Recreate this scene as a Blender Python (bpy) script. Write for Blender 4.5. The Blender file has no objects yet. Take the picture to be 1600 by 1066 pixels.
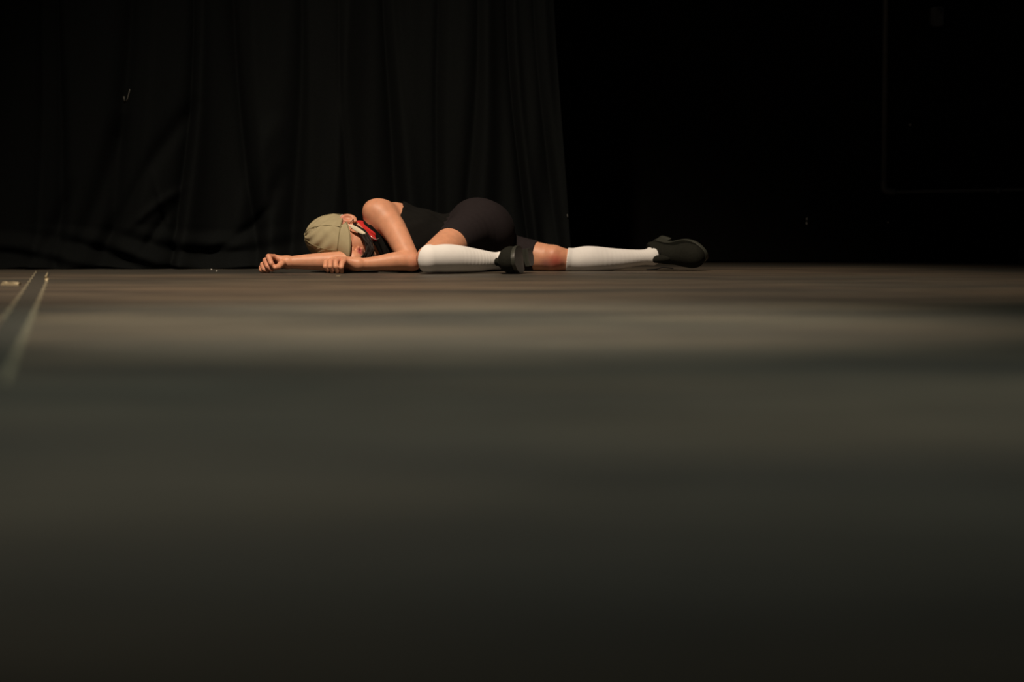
import bpy, bmesh, math, random
import numpy as np
from mathutils import Vector, Matrix

# ------------------------------------------------------------------ camera
FPX = 3520.0                     # focal length in pixels of the 1600x1066 frame
CAM_H = 0.19                     # lens height above the stage floor
CAM_Y = -8.0
HORIZON = 343.0                  # image row of the horizon
PITCH = math.atan((533.0 - HORIZON) / FPX)
scene = bpy.context.scene
COL = scene.collection
cam_data = bpy.data.cameras.new('camera')
cam = bpy.data.objects.new('camera', cam_data)
COL.objects.link(cam)
cam.location = (0, CAM_Y, CAM_H)
cam.rotation_euler = (math.pi / 2 - PITCH, 0, 0)
cam_data.sensor_width = 36.0
cam_data.lens = FPX * 36.0 / 1600.0
cam_data.clip_start = 0.02
cam_data.dof.use_dof = True
cam_data.dof.focus_distance = 8.05
cam_data.dof.aperture_fstop = 2.2
scene.camera = cam

# ------------------------------------------------------------------ world, lights, exposure
world = bpy.data.worlds.new('world')
scene.world = world
world.use_nodes = True
world.node_tree.nodes['Background'].inputs[0].default_value = (0.9, 1.0, 1.05, 1)
world.node_tree.nodes['Background'].inputs[1].default_value = 0.006


def spot(name, loc, aim, power, color, angle, blend, radius):
    d = bpy.data.lights.new(name, 'SPOT')
    d.energy = power
    d.color = color
    d.spot_size = math.radians(angle)
    d.spot_blend = blend
    d.shadow_soft_size = radius
    o = bpy.data.objects.new(name, d)
    COL.objects.link(o)
    o.location = loc
    o.rotation_euler = (Vector(aim) - Vector(loc)).to_track_quat('-Z', 'Y').to_euler()
    return o


spot('front_stage_spot', (-1.3, -3.9, 6.1), (-0.42, -1.1, 0.0), 2750, (1.0, 0.81, 0.62), 46, 1.0, 0.12)
spot('overhead_stage_spot', (-0.35, -3.7, 5.4), (-0.14, -3.75, 0.0), 1850, (1.0, 0.92, 0.74), 28, 1.0, 0.15)
spot('side_stage_spot', (1.5, -3.4, 5.2), (0.25, -3.9, 0.0), 170, (0.82, 1.0, 0.86), 50, 1.0, 0.25)
spot('foreground_fill_spot', (-0.5, -5.6, 5.2), (-0.15, -5.65, 0.0), 640, (0.96, 1.0, 0.85), 36, 1.0, 0.25)  # added fill lamp, put in to brighten the floor nearest the camera

scene.view_settings.view_transform = 'Standard'
scene.view_settings.look = 'None'
scene.view_settings.gamma = 1.0
scene.view_settings.use_curve_mapping = False
scene.view_settings.exposure = 0.0

# ------------------------------------------------------------------ helpers
RND = random.Random(7)
NPR = np.random.RandomState(5)
cp, sp = math.cos(PITCH), math.sin(PITCH)


def P(px, py, Y):
    """World point seen at pixel (px, py) lying at depth Y (metres behind y = 0)."""
    a = (px - 800.0) / FPX
    b = (533.0 - py) / FPX
    dx, dy, dz = a, cp + b * sp, -sp + b * cp
    t = (Y - CAM_Y) / dy
    return np.array([dx * t, Y, CAM_H + dz * t])


def nrm(v):
    v = np.asarray(v, float)
    return v / np.linalg.norm(v)


def mesh_obj(name, verts, faces, mat, parent=None, smooth=True, loc=None):
    me = bpy.data.meshes.new(name)
    verts = np.asarray(verts, float)
    faces_l = faces.tolist() if isinstance(faces, np.ndarray) else faces
    me.from_pydata(verts.tolist(), [], faces_l)
    me.update()
    if smooth:
        me.polygons.foreach_set('use_smooth', [True] * len(me.polygons))
    me.materials.append(mat)
    o = bpy.data.objects.new(name, me)
    COL.objects.link(o)
    if parent is not None:
        o.parent = parent
        base = parent
        off = Vector((0, 0, 0))
        while base is not None:
            off += base.location
            base = base.parent
        o.location = -off
    return o


def bm_obj(name, bm, mat, parent=None, smooth=False):
    me = bpy.data.meshes.new(name)
    bmesh.ops.recalc_face_normals(bm, faces=bm.faces)
    bm.to_mesh(me)
    bm.free()
    me.polygons.foreach_set('use_smooth', [True] * len(me.polygons))
    me.set_sharp_from_angle(angle=math.radians(80 if smooth else 38))
    me.materials.append(mat)
    o = bpy.data.objects.new(name, me)
    COL.objects.link(o)
    if parent is not None:
        o.parent = parent
        base, off = parent, Vector((0, 0, 0))
        while base is not None:
            off += base.location
            base = base.parent
        o.location = -off
    return o


def tag(o, label=None, cat=None, group=None, kind=None):
    if label:
        o['label'] = label
    if cat:
        o['category'] = cat
    if group:
        o['group'] = group
    if kind:
        o['kind'] = kind
    return o


def tube_data(pts, radii, n=8):
    """Tapered tube through points: verts, faces."""
    pts = [np.asarray(p, float) for p in pts]
    if not hasattr(radii, '__len__'):
        radii = [radii] * len(pts)
    V, F = [], []
    up = np.array([0.13, 0.21, 0.97])
    prev = None
    for i, p in enumerate(pts):
        t = nrm(pts[min(i + 1, len(pts) - 1)] - pts[max(i - 1, 0)])
        a = prev if prev is not None else up
        a = a - t * np.dot(a, t)
        if np.linalg.norm(a) < 1e-4:
            a = np.cross(t, [1, 0, 0])
        a = nrm(a)
        prev = a
        b = np.cross(t, a)
        for k in range(n):
            c = 2 * math.pi * k / n
            V.append(p + radii[i] * (math.cos(c) * a + math.sin(c) * b))
    for i in range(len(pts) - 1):
        for k in range(n):
            k2 = (k + 1) % n
            F.append((i * n + k, i * n + k2, (i + 1) * n + k2, (i + 1) * n + k))
    F.append(tuple(range(n))[::-1])
    F.append(tuple(range((len(pts) - 1) * n, len(pts) * n)))
    return V, F


def join_data(parts):
    V, F = [], []
    for v, f in parts:
        o = len(V)
        V += list(v)
        F += [tuple(i + o for i in q) for q in f]
    return V, F


def bez(pts, n=12):
    """Catmull-Rom through points."""
    pts = [np.asarray(p, float) for p in pts]
    q = [2 * pts[0] - pts[1]] + pts + [2 * pts[-1] - pts[-2]]
    out = []
    for i in range(1, len(q) - 2):
        for k in range(n):
            t = k / n
            a, b, c, d = q[i - 1], q[i], q[i + 1], q[i + 2]
            out.append(0.5 * ((2 * b) + (-a + c) * t + (2 * a - 5 * b + 4 * c - d) * t * t + (-a + 3 * b - 3 * c + d) * t ** 3))
    out.append(pts[-1])
    return out


# ------------------------------------------------------------------ materials
def mat_new(name):
    m = bpy.data.materials.new(name)
    m.use_nodes = True
    nt = m.node_tree
    return m, nt, nt.nodes['Principled BSDF']


def simple(name, col, rough=0.6, spec=0.5, noise=0.0, scale=30.0, bump=0.0, metal=0.0, sheen=0.0):
    m, nt, b = mat_new(name)
    b.inputs['Roughness'].default_value = rough
    b.inputs['Metallic'].default_value = metal
    b.inputs['Specular IOR Level'].default_value = spec
    if sheen:
        b.inputs['Sheen Weight'].default_value = sheen
    tc = nt.nodes.new('ShaderNodeTexCoord')
    nz = nt.nodes.new('ShaderNodeTexNoise')
    nz.inputs['Scale'].default_value = scale
    nz.inputs['Detail'].default_value = 5
    nt.links.new(tc.outputs['Object'], nz.inputs['Vector'])
    mx = nt.nodes.new('ShaderNodeMix')
    mx.data_type = 'RGBA'
    nt.links.new(nz.outputs['Fac'], mx.inputs['Factor'])
    mx.inputs[6].default_value = tuple(c * (1 - noise) for c in col) + (1,)
    mx.inputs[7].default_value = tuple(min(1, c * (1 + noise)) for c in col) + (1,)
    nt.links.new(mx.outputs[2], b.inputs['Base Color'])
    if bump:
        bp = nt.nodes.new('ShaderNodeBump')
        bp.inputs['Strength'].default_value = bump
        bp.inputs['Distance'].default_value = 0.003
        nt.links.new(nz.outputs['Fac'], bp.inputs['Height'])
        nt.links.new(bp.outputs[0], b.inputs['Normal'])
    return m


def floor_material():
    m, nt, b = mat_new('worn_black_stage_paint')
    tc = nt.nodes.new('ShaderNodeTexCoord')

    def noise(scale, sx=1, sy=1, detail=4, off=0):
        mp = nt.nodes.new('ShaderNodeMapping')
        mp.inputs['Scale'].default_value = (sx, sy, 1)
        mp.inputs['Location'].default_value = (off, off * 0.7, 0)
        nt.links.new(tc.outputs['Object'], mp.inputs['Vector'])
        n = nt.nodes.new('ShaderNodeTexNoise')
        n.inputs['Scale'].default_value = scale
        n.inputs['Detail'].default_value = detail
        nt.links.new(mp.outputs[0], n.inputs['Vector'])
        return n.outputs['Fac']

    def ramp(fac, p0, c0, p1, c1):
        r = nt.nodes.new('ShaderNodeValToRGB')
        r.color_ramp.elements[0].position = p0
        r.color_ramp.elements[0].color = c0
        r.color_ramp.elements[1].position = p1
        r.color_ramp.elements[1].color = c1
        nt.links.new(fac, r.inputs[0])
        return r.outputs[0]

    def mix(a, c, fac=None, mode='MIX', f=1.0):
        x = nt.nodes.new('ShaderNodeMix')
        x.data_type = 'RGBA'
        x.blend_type = mode
        x.inputs['Factor'].default_value = f
        if fac is not None:
            nt.links.new(fac, x.inputs['Factor'])
        nt.links.new(a, x.inputs[6])
        nt.links.new(c, x.inputs[7])
        return x.outputs[2]

    big = ramp(noise(0.55, 1, 1.6, 3, 3.1), 0.38, (0.050, 0.047, 0.039, 1), 0.66, (0.098, 0.077, 0.056, 1))
    mid = ramp(noise(2.2, 0.6, 1.6, 5, 1.7), 0.35, (0.62, 0.63, 0.66, 1), 0.7, (1.32, 1.29, 1.22, 1))
    fine = ramp(noise(26, 0.25, 1.2, 6, 0.3), 0.3, (0.8, 0.8, 0.8, 1), 0.72, (1.2, 1.2, 1.2, 1))
    c = mix(mix(big, mid, mode='MULTIPLY'), fine, mode='MULTIPLY')
    nt.links.new(c, b.inputs['Base Color'])
    rr = nt.nodes.new('ShaderNodeMapRange')
    rr.inputs[3].default_value = 0.42
    rr.inputs[4].default_value = 0.62
    nt.links.new(noise(3.0, 1, 1, 5, 9), rr.inputs[0])
    nt.links.new(rr.outputs[0], b.inputs['Roughness'])
    b.inputs['Specular IOR Level'].default_value = 0.35
    bp = nt.nodes.new('ShaderNodeBump')
    bp.inputs['Strength'].default_value = 0.25
    bp.inputs['Distance'].default_value = 0.002
    nt.links.new(noise(60, 0.5, 1, 4, 2), bp.inputs['Height'])
    nt.links.new(bp.outputs[0], b.inputs['Normal'])
    return m


def skin_material():
    m, nt, b = mat_new('tanned_skin')
    at = nt.nodes.new('ShaderNodeVertexColor')
    at.layer_name = 'tone'
    tc = nt.nodes.new('ShaderNodeTexCoord')
    nz = nt.nodes.new('ShaderNodeTexNoise')
    nz.inputs['Scale'].default_value = 45
    nz.inputs['Detail'].default_value = 5
    nt.links.new(tc.outputs['Object'], nz.inputs['Vector'])
    r = nt.nodes.new('ShaderNodeValToRGB')
    r.color_ramp.elements[0].position = 0.3
    r.color_ramp.elements[0].color = (0.90, 0.88, 0.86, 1)
    r.color_ramp.elements[1].position = 0.7
    r.color_ramp.elements[1].color = (1.06, 1.04, 1.03, 1)
    nt.links.new(nz.outputs['Fac'], r.inputs[0])
    x = nt.nodes.new('ShaderNodeMix')
    x.data_type = 'RGBA'
    x.blend_type = 'MULTIPLY'
    x.inputs['Factor'].default_value = 1
    nt.links.new(at.outputs['Color'], x.inputs[6])
    nt.links.new(r.outputs[0], x.inputs[7])
    nt.links.new(x.outputs[2], b.inputs['Base Color'])
    b.inputs['Roughness'].default_value = 0.5
    b.inputs['Specular IOR Level'].default_value = 0.4
    b.inputs['Subsurface Weight'].default_value = 0.12
    b.inputs['Subsurface Radius'].default_value = (0.012, 0.005, 0.003)
    b.inputs['Subsurface Scale'].default_value = 1.0
    return m


def knit_material():
    m, nt, b = mat_new('white_rib_knit')
    tc = nt.nodes.new('ShaderNodeTexCoord')
    w = nt.nodes.new('ShaderNodeTexWave')
    w.bands_direction = 'Z'
    w.inputs['Scale'].default_value = 70
    w.inputs['Distortion'].default_value = 0.6
    nt.links.new(tc.outputs['Object'], w.inputs['Vector'])
    nz = nt.nodes.new('ShaderNodeTexNoise')
    nz.inputs['Scale'].default_value = 18
    nt.links.new(tc.outputs['Object'], nz.inputs['Vector'])
    r = nt.nodes.new('ShaderNodeValToRGB')
    r.color_ramp.elements[0].position = 0.25
    r.color_ramp.elements[0].color = (0.70, 0.69, 0.68, 1)
    r.color_ramp.elements[1].position = 0.6
    r.color_ramp.elements[1].color = (0.76, 0.755, 0.74, 1)
    nt.links.new(nz.outputs['Fac'], r.inputs[0])
    nt.links.new(r.outputs[0], b.inputs['Base Color'])
    bp = nt.nodes.new('ShaderNodeBump')
    bp.inputs['Strength'].default_value = 0.03
    bp.inputs['Distance'].default_value = 0.001
    nt.links.new(w.outputs['Fac'], bp.inputs['Height'])
    nt.links.new(bp.outputs[0], b.inputs['Normal'])
    b.inputs['Roughness'].default_value = 0.9
    b.inputs['Specular IOR Level'].default_value = 0.15
    return m


M = {}
M['floor'] = floor_material()
M['wall'] = simple('matt_black_wall_paint', (0.0045, 0.0043, 0.004), 0.8, 0.12, 0.35, 9, 0.2)
M['curtain'] = simple('black_stage_cloth', (0.0050, 0.0060, 0.0062), 0.95, 0.06, 0.22, 140, 0.15)
M['pipe'] = simple('black_painted_pipe', (0.10, 0.098, 0.094), 0.5, 0.4, 0.3, 25, 0.1)
M['skin'] = skin_material()
M['sock'] = knit_material()
M['shirt'] = simple('black_jersey', (0.0070, 0.0068, 0.0062), 0.9, 0.1, 0.25, 90, 0.1)
M['shorts'] = simple('charcoal_stretch_fabric', (0.0175, 0.0138, 0.0150), 0.85, 0.12, 0.18, 120, 0.1)
M['cap'] = simple('khaki_cotton_twill', (0.345, 0.300, 0.185), 0.9, 0.15, 0.16, 38, 0.25)
M['cap_seam'] = simple('khaki_seam_thread', (0.24, 0.205, 0.118), 0.9, 0.1, 0.1, 60)
M['tag'] = simple('pale_cap_tag', (0.66, 0.63, 0.55), 0.8, 0.2, 0.1, 60)
M['suede'] = simple('black_suede', (0.0125, 0.013, 0.010), 0.9, 0.12, 0.3, 110, 0.25)
M['sole'] = simple('dull_black_rubber', (0.032, 0.034, 0.027), 0.45, 0.45, 0.25, 60, 0.15)
M['lace'] = simple('black_lace', (0.012, 0.012, 0.012), 0.9, 0.1, 0.2, 80)
M['hair'] = simple('dark_brown_hair', (0.012, 0.008, 0.006), 0.6, 0.25, 0.35, 90)
M['red'] = simple('red_scarf_cloth', (0.52, 0.030, 0.028), 0.85, 0.15, 0.2, 70, 0.2)
M['cream'] = simple('cream_shell', (0.66, 0.60, 0.44), 0.45, 0.5, 0.15, 60)
M['silver'] = simple('silver_wire', (0.6, 0.6, 0.58), 0.3, 0.5, 0.05, 50, metal=1.0)
M['paint'] = simple('pale_chip', (0.70, 0.68, 0.62), 0.8, 0.2, 0.15, 80)
M['tape'] = simple('dull_black_floor_tape', (0.043, 0.040, 0.033), 0.8, 0.2, 0.3, 40, 0.2)
M['tape_pale'] = simple('worn_pale_tape', (0.40, 0.34, 0.22), 0.7, 0.3, 0.3, 25, 0.2)
M['tape_dull'] = simple('dull_worn_tape', (0.15, 0.135, 0.095), 0.75, 0.2, 0.35, 12, 0.2)
M['lint'] = simple('grey_lint', (0.085, 0.085, 0.078), 0.9, 0.1, 0.3, 90)

# ------------------------------------------------------------------ structure
bm = bmesh.new()
bmesh.ops.create_cube(bm, size=1)
for v in bm.verts:
    v.co = Vector((v.co.x * 13.0, -3.9 + v.co.y * 12.4, -0.1 + v.co.z * 0.2))
floor = tag(bm_obj('floor', bm, M['floor']), 'worn black-painted stage floor', kind='structure')

WALL_Y = 1.92
bm = bmesh.new()
bmesh.ops.create_cube(bm, size=1)
for v in bm.verts:
    v.co = Vector((v.co.x * 13.0, WALL_Y + 0.1 + v.co.y * 0.2, 2.25 + v.co.z * 4.5))
bmesh.ops.bevel(bm, geom=bm.edges[:], offset=0.01, segments=2, affect='EDGES')
wall = tag(bm_obj('wall_back', bm, M['wall']), 'matt black back wall of the stage', kind='structure')


def chip(px, py, w, h):
    c = P(px, py, WALL_Y - 0.002)
    n = 8
    V, F = [], []
    for j, y in enumerate((-0.002, 0.004)):
        for k in range(n):
            a = 2 * math.pi * k / n
            q = 1 + 0.25 * math.sin(3 * a + px)
            V.append(c + np.array([w / 2 * math.cos(a) * q, y, h / 2 * math.sin(a) * q]))
    for k in range(n):
        F.append((k, (k + 1) % n, n + (k + 1) % n, n + k))
    F.append(tuple(range(n))[::-1])
    F.append(tuple(range(n, 2 * n)))
    mesh_obj('paint_chip', V, F, M['paint'], wall, smooth=False)


for a in ((1260.5, 342, 0.006, 0.011), (1260.3, 349, 0.006, 0.014), (1422, 195, 0.005, 0.011), (1387.5, 347.5, 0.006, 0.007)):
    chip(*a)

# black pipe running down the wall and turning right
PY = WALL_Y - 0.045
e = P(1381, 300, PY)
root = bpy.data.objects.new('wall_pipe', None)
COL.objects.link(root)
root.location = (e[0], PY, 0)
tag(root, 'black pipe running down the dark back wall and turning right above the floor', 'pipe')
v, f = tube_data([e + np.array([0, 0, 4.0]), e + np.array([0, 0, 0.03])], 0.012, 14)
mesh_obj('upright_pipe', v, f, M['pipe'], root)
v, f = tube_data([e + np.array([0.03, 0, 0.0]), e + np.array([2.6, 0, 0.045])], 0.008, 14)
mesh_obj('level_pipe', v, f, M['pipe'], root)
v, f = tube_data(bez([e + np.array([0, 0, 0.05]), e + np.array([0, 0, 0.02]), e + np.array([0.012, 0, 0.004]), e + np.array([0.05, 0, 0.0])], 6), 0.0145, 14)
mesh_obj('elbow', v, f, M['pipe'], root)
for q in (np.array([0, 0, 1.2]), np.array([0, 0, 2.6])):
    c = e + q
    v, f = tube_data([c + np.array([0, -0.004, -0.015]), c + np.array([0, -0.004, 0.015])], 0.0165, 14)
    mesh_obj('pipe_clip', v, f, M['pipe'], root)
for q in (0.5, 1.6):
    c = e + np.array([q, 0, 0.03 * q / 2.6])
    v, f = tube_data([c + np.array([-0.012, 0, 0]), c + np.array([0.012, 0, 0])], 0.0135, 14)
    mesh_obj('pipe_clip', v, f, M['pipe'], root)

# dim fitting high on the wall, and a post at the right edge
c = P(1463, 26, WALL_Y - 0.03)
root = bpy.data.objects.new('wall_fitting', None)
COL.objects.link(root)
root.location = tuple(c)
tag(root, 'small dim fitting fixed high on the black wall right of the pipe', 'wall fitting')
bm = bmesh.new()
bmesh.ops.create_cube(bm, size=1)
for v in bm.verts:
    v.co = Vector((c[0] + v.co.x * 0.055, c[1] + v.co.y * 0.055, c[2] + v.co.z * 0.085))
bmesh.ops.bevel(bm, geom=bm.edges[:], offset=0.006, segments=2, affect='EDGES')
bm_obj('housing', bm, M['pipe'], root)
v, f = tube_data([c + np.array([0.008, -0.02, 0.02]), c + np.array([0.008, -0.036, 0.02])], [0.014, 0.011], 14)
mesh_obj('knob', v, f, M['lint'], root)

c = P(1597, 413, WALL_Y - 0.10)
root = bpy.data.objects.new('floor_bracket', None)
COL.objects.link(root)
root.location = (c[0], c[1], 0)
tag(root, 'small dark upright bracket on floor against the wall at far right', 'bracket')
bm = bmesh.new()
for (sx, sy, sz, ox, oz) in ((0.022, 0.02, 0.06, 0, 0.034), (0.05, 0.05, 0.006, 0.005, 0.003)):
    r = bmesh.ops.create_cube(bm, size=1)
    for v in r['verts']:
        v.co = Vector((c[0] + ox + v.co.x * sx, c[1] + v.co.y * sy, oz + v.co.z * sz))
bm_obj('angle_plate', bm, M['pipe'], root)
v, f = tube_data([(c[0] - 0.003, c[1] - 0.008, 0.018), (c[0] - 0.003, c[1] - 0.016, 0.018)], 0.005, 10)
mesh_obj('bolt', v, f, M['lint'], root)

# ------------------------------------------------------------------ stage curtain
CY = 0.70                                   # mean depth of the curtain
CS = FPX / (CY - CAM_Y)                     # pixels per metre there


def cx(px):
    return (px - 800.0) / CS


def curtain():
    nu, nv = 900, 190
    s = np.linspace(0, 1, nu)
    zt = np.concatenate([np.linspace(0, 0.32, 70, endpoint=False), np.linspace(0.32, 1.3, 70, endpoint=False), np.linspace(1.3, 4.2, 50)])
    S, Z = np.meshgrid(s, zt)
    zc = np.clip(Z, 0, 1.1)
    edge = cx(865) + (cx(895) - cx(865)) * np.clip(1 - zc / 1.05, 0, 1) ** 1.3
    X = -3.4 + (edge + 3.4) * S
    Y = np.zeros_like(X)
    low = np.clip(1 - Z / 1.05, 0, 1)
    # soft pleats whose spacing drifts
    ph = 9.0 * X + 1.3 * np.sin(2.3 * X + 0.5) + 0.35 * low * np.sin(5 * X)
    Y += 0.026 * np.sin(ph) + 0.012 * np.sin(2.3 * ph + 1.1 + 0.6 * low)
    Y += 0.005 * np.sin(5.1 * ph + 2 * low + 0.4)
    # the folds that can be told apart: (x at top, x at floor, width px, depth m, start, end as image rows)
    folds = [(95, 90, 10, .035), (70, 60, 9, -.02), (205, 150, 16, .05), (240, 205, 22, -.03), (303, 268, 8, .045), (318, 285, 12, -.04),
             (362, 395, 12, .05), (392, 425, 18, -.03), (470, 452, 14, .05), (482, 470, 12, -.02), (530, 540, 9, .028), (545, 500, 12, -.022),
             (596, 628, 10, .05), (612, 650, 12, -.035), (683, 672, 10, .04), (700, 690, 14, -.03), (745, 722, 12, .045), (760, 742, 14, -.03),
             (790, 826, 8, .045), (802, 842, 8, -.03), (832, 880, 7, .03), (848, 886, 9, -.022)]
    for a, b, w, d in folds:
        c0 = cx(a) + (cx(b) - cx(a)) * low ** 1.5
        ww = w / CS * (0.7 + 0.9 * low)
        t = (X - c0) / ww
        Y += d * (0.45 + 0.75 * low) * np.exp(-t * t) * (1 + 0.5 * np.tanh(2 * t))
    # slanting drags in the lower left, where the cloth is too long
    for a, za, b, zb, w, d in ((300, .62, 150, .06, .03, .040), (190, .55, 120, .05, .035, .05), (285, .30, 205, .16, .018, -.028), (270, .22, 225, .07, .02, .035),
                               (250, .34, 285, .05, .02, -.03), (440, .35, 400, .04, .03, .035), (430, .55, 345, .05, .04, -.03), (420, .22, 330, .05, .02, .03), (110, .3, 70, .03, .025, .03)):
        ax, bx_ = cx(a), cx(b)
        L = math.hypot(bx_ - ax, zb - za)
        ux, uz = (bx_ - ax) / L, (zb - za) / L
        t = (X - ax) * ux + (Z - za) * uz
        q = -(X - ax) * uz + (Z - za) * ux
        Y += d * np.exp(-(q / w) ** 2) * np.clip(np.minimum(t + .05, L - t + .05) / .1, 0, 1) * 0.6
    # hem heaped on the floor at the left
    heap = np.clip(1 - Z / 0.17, 0, 1)
    wgt = np.clip((cx(520) - X) / 0.4, 0, 1)
    Y -= wgt * 0.10 * heap ** 1.6 * (0.75 + 0.35 * np.sin(6.3 * X + 1.0) + 0.2 * np.sin(17 * X))
    Y -= wgt * 0.022 * np.sin(Z * 62 + 5 * np.sin(4 * X) + 3 * X) * np.clip(heap * 1.6, 0, 1) ** 1.2
    Y = np.where(Y < -0.2, -0.2, Y)
    X2 = X + 0.012 * np.sin(ph * 1.7 + 4 * Z) * low
    Z2 = Z + 0.004 + 0.004 * np.sin(23 * X) * (Z < 0.01)
    V = np.stack([X2, CY + Y, Z2], -1).reshape(-1, 3)
    idx = np.arange(nu * nv).reshape(nv, nu)
    F = np.stack([idx[:-1, :-1], idx[:-1, 1:], idx[1:, 1:], idx[1:, :-1]], -1).reshape(-1, 4)
    o = mesh_obj('stage_curtain', V, F, M['curtain'])
    md = o.modifiers.new('thickness', 'SOLIDIFY')
    md.thickness = 0.004
    md.offset = 0
    return o, V.reshape(nv, nu, 3)


cur, CV = curtain()
tag(cur, 'black cloth stage curtain hanging in folds behind the lying person', 'curtain')


def on_curtain(px, py):
    t = P(px, py, CY)
    d = (CV[:, :, 0] - t[0]) ** 2 + (CV[:, :, 2] - t[2]) ** 2
    i = np.unravel_index(np.argmin(d), d.shape)
    return np.array([t[0], CV[i][1] - 0.004, t[2]])


lint = []
for poly, r in (([(192, 150), (192.5, 154), (193.5, 158)], 0.004), ([(202, 139), (200, 147), (198, 154), (196, 158)], 0.003)):
    v, f = tube_data([on_curtain(*q) for q in poly], r, 6)
    lint.append((v, f))
v, f = join_data(lint)
mesh_obj('pale_scuff', v, f, M['lint'], cur)
v, f = tube_data([on_curtain(886, 335), on_curtain(887, 340)], [0.002, 0.003], 6)
mesh_obj('pale_scuff', v, f, M['lint'], cur)

# ------------------------------------------------------------------ signed-distance modelling
H = 0.0025


class Field:
    def __init__(self, lo, hi, h=H):
        self.h = h
        self.lo = np.floor(np.asarray(lo, float) / h) * h
        self.n = np.ceil((np.asarray(hi, float) - self.lo) / h).astype(int) + 1
        self.a = np.full(self.n, 0.08, np.float32)

    def window(self, lo, hi):
        i0 = np.clip(np.floor((np.asarray(lo) - self.lo) / self.h).astype(int), 0, self.n)
        i1 = np.clip(np.ceil((np.asarray(hi) - self.lo) / self.h).astype(int) + 1, 0, self.n)
        sl = tuple(slice(p, q) for p, q in zip(i0, i1))
        ax = [(self.lo[k] + np.arange(i0[k], i1[k]) * self.h).astype(np.float32) for k in range(3)]
        return sl, ax[0][:, None, None], ax[1][None, :, None], ax[2][None, None, :]

    def all(self):
        return self.window(self.lo, self.lo + self.n * self.h)[1:]

    def comb(self, sl, d, k):
        if self.a[sl].size == 0:
            return
        self.a[sl] = smin(self.a[sl], d, k)

    def cone(self, p, q, r0, r1, k=0.01):
        p, q = np.asarray(p, float), np.asarray(q, float)
        m = max(r0, r1) + max(k, 0.0) + 0.03
        sl, x, y, z = self.window(np.minimum(p, q) - m, np.maximum(p, q) + m)
        d = sd_cone(x, y, z, p, q, r0, r1)
        self.comb(sl, d, k)
        return self

    def chain(self, pts, rad, k=0.01, n=6):
        q = bez([np.append(np.asarray(p, float), r) for p, r in zip(pts, rad)], n) if len(pts) > 2 else [np.append(np.asarray(p, float), r) for p, r in zip(pts, rad)]
        q = np.array(q)
        m = q[:, 3].max() + k + 0.03
        sl, x, y, z = self.window(q[:, :3].min(0) - m, q[:, :3].max(0) + m)
        if self.a[sl].size == 0:
            return self
        d = np.full(self.a[sl].shape, 0.08, np.float32)
        lo = np.array([x.ravel()[0], y.ravel()[0], z.ravel()[0]])
        for a, b in zip(q[:-1], q[1:]):
            mm = max(a[3], b[3]) + k + 0.02
            i0 = np.clip(np.floor((np.minimum(a[:3], b[:3]) - mm - lo) / self.h).astype(int), 0, d.shape)
            i1 = np.clip(np.ceil((np.maximum(a[:3], b[:3]) + mm - lo) / self.h).astype(int) + 1, 0, d.shape)
            w = tuple(slice(u, v) for u, v in zip(i0, i1))
            d[w] = np.minimum(d[w], sd_cone(x[w[0]], y[:, w[1]], z[:, :, w[2]], a[:3], b[:3], a[3], b[3]))
        self.comb(sl, d, k)
        return self

    def ell(self, c, rad, axes=None, k=0.01, sub=False):
        c = np.asarray(c, float)
        m = max(rad) + k + 0.03
        sl, x, y, z = self.window(c - m, c + m)
        d = sd_ell(x, y, z, c, rad, axes)
        if sub:
            if self.a[sl].size:
                self.a[sl] = -smin(-self.a[sl], d, k)
        else:
            self.comb(sl, d, k)
        return self

    def merge(self, other, k):
        sl, *_ = self.window(other.lo, other.lo + (other.n - 1) * other.h)
        # both grids are snapped to the same lattice
        i0 = np.round((other.lo - self.lo) / self.h).astype(int)
        s0 = np.maximum(i0, 0)
        s1 = np.minimum(i0 + other.n, self.n)
        a = tuple(slice(p, q) for p, q in zip(s0, s1))
        b = tuple(slice(p, q) for p, q in zip(s0 - i0, s1 - i0))
        self.a[a] = smin(self.a[a], other.a[b], k)
        return self

    def copy(self):
        f = Field.__new__(Field)
        f.h, f.lo, f.n, f.a = self.h, self.lo, self.n, self.a.copy()
        return f


def smin(a, b, k):
    if k <= 1e-6:
        return np.minimum(a, b)
    h = np.maximum(k - np.abs(a - b), 0) / k
    return np.minimum(a, b) - h * h * k * 0.25


def sd_cone(x, y, z, p, q, r0, r1):
    b = q - p
    L2 = float(b @ b)
    t = np.clip(((x - p[0]) * b[0] + (y - p[1]) * b[1] + (z - p[2]) * b[2]) / L2, 0, 1)
    return np.sqrt((x - p[0] - t * b[0]) ** 2 + (y - p[1] - t * b[1]) ** 2 + (z - p[2] - t * b[2]) ** 2) - (r0 + (r1 - r0) * t)


def sd_ell(x, y, z, c, rad, axes=None):
    A = np.eye(3) if axes is None else np.asarray(axes)
    X, Y, Z = x - c[0], y - c[1], z - c[2]
    q = [(X * A[i][0] + Y * A[i][1] + Z * A[i][2]) for i in range(3)]
    k0 = np.sqrt(sum((q[i] / rad[i]) ** 2 for i in range(3)))
    k1 = np.sqrt(sum((q[i] / rad[i] ** 2) ** 2 for i in range(3)))
    return k0 * (k0 - 1) / np.maximum(k1, 1e-6)


def plane(x, y, z, c, n):
    """Negative on the side the normal points away from."""
    n = nrm(n)
    return (x - c[0]) * n[0] + (y - c[1]) * n[1] + (z - c[2]) * n[2]


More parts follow.
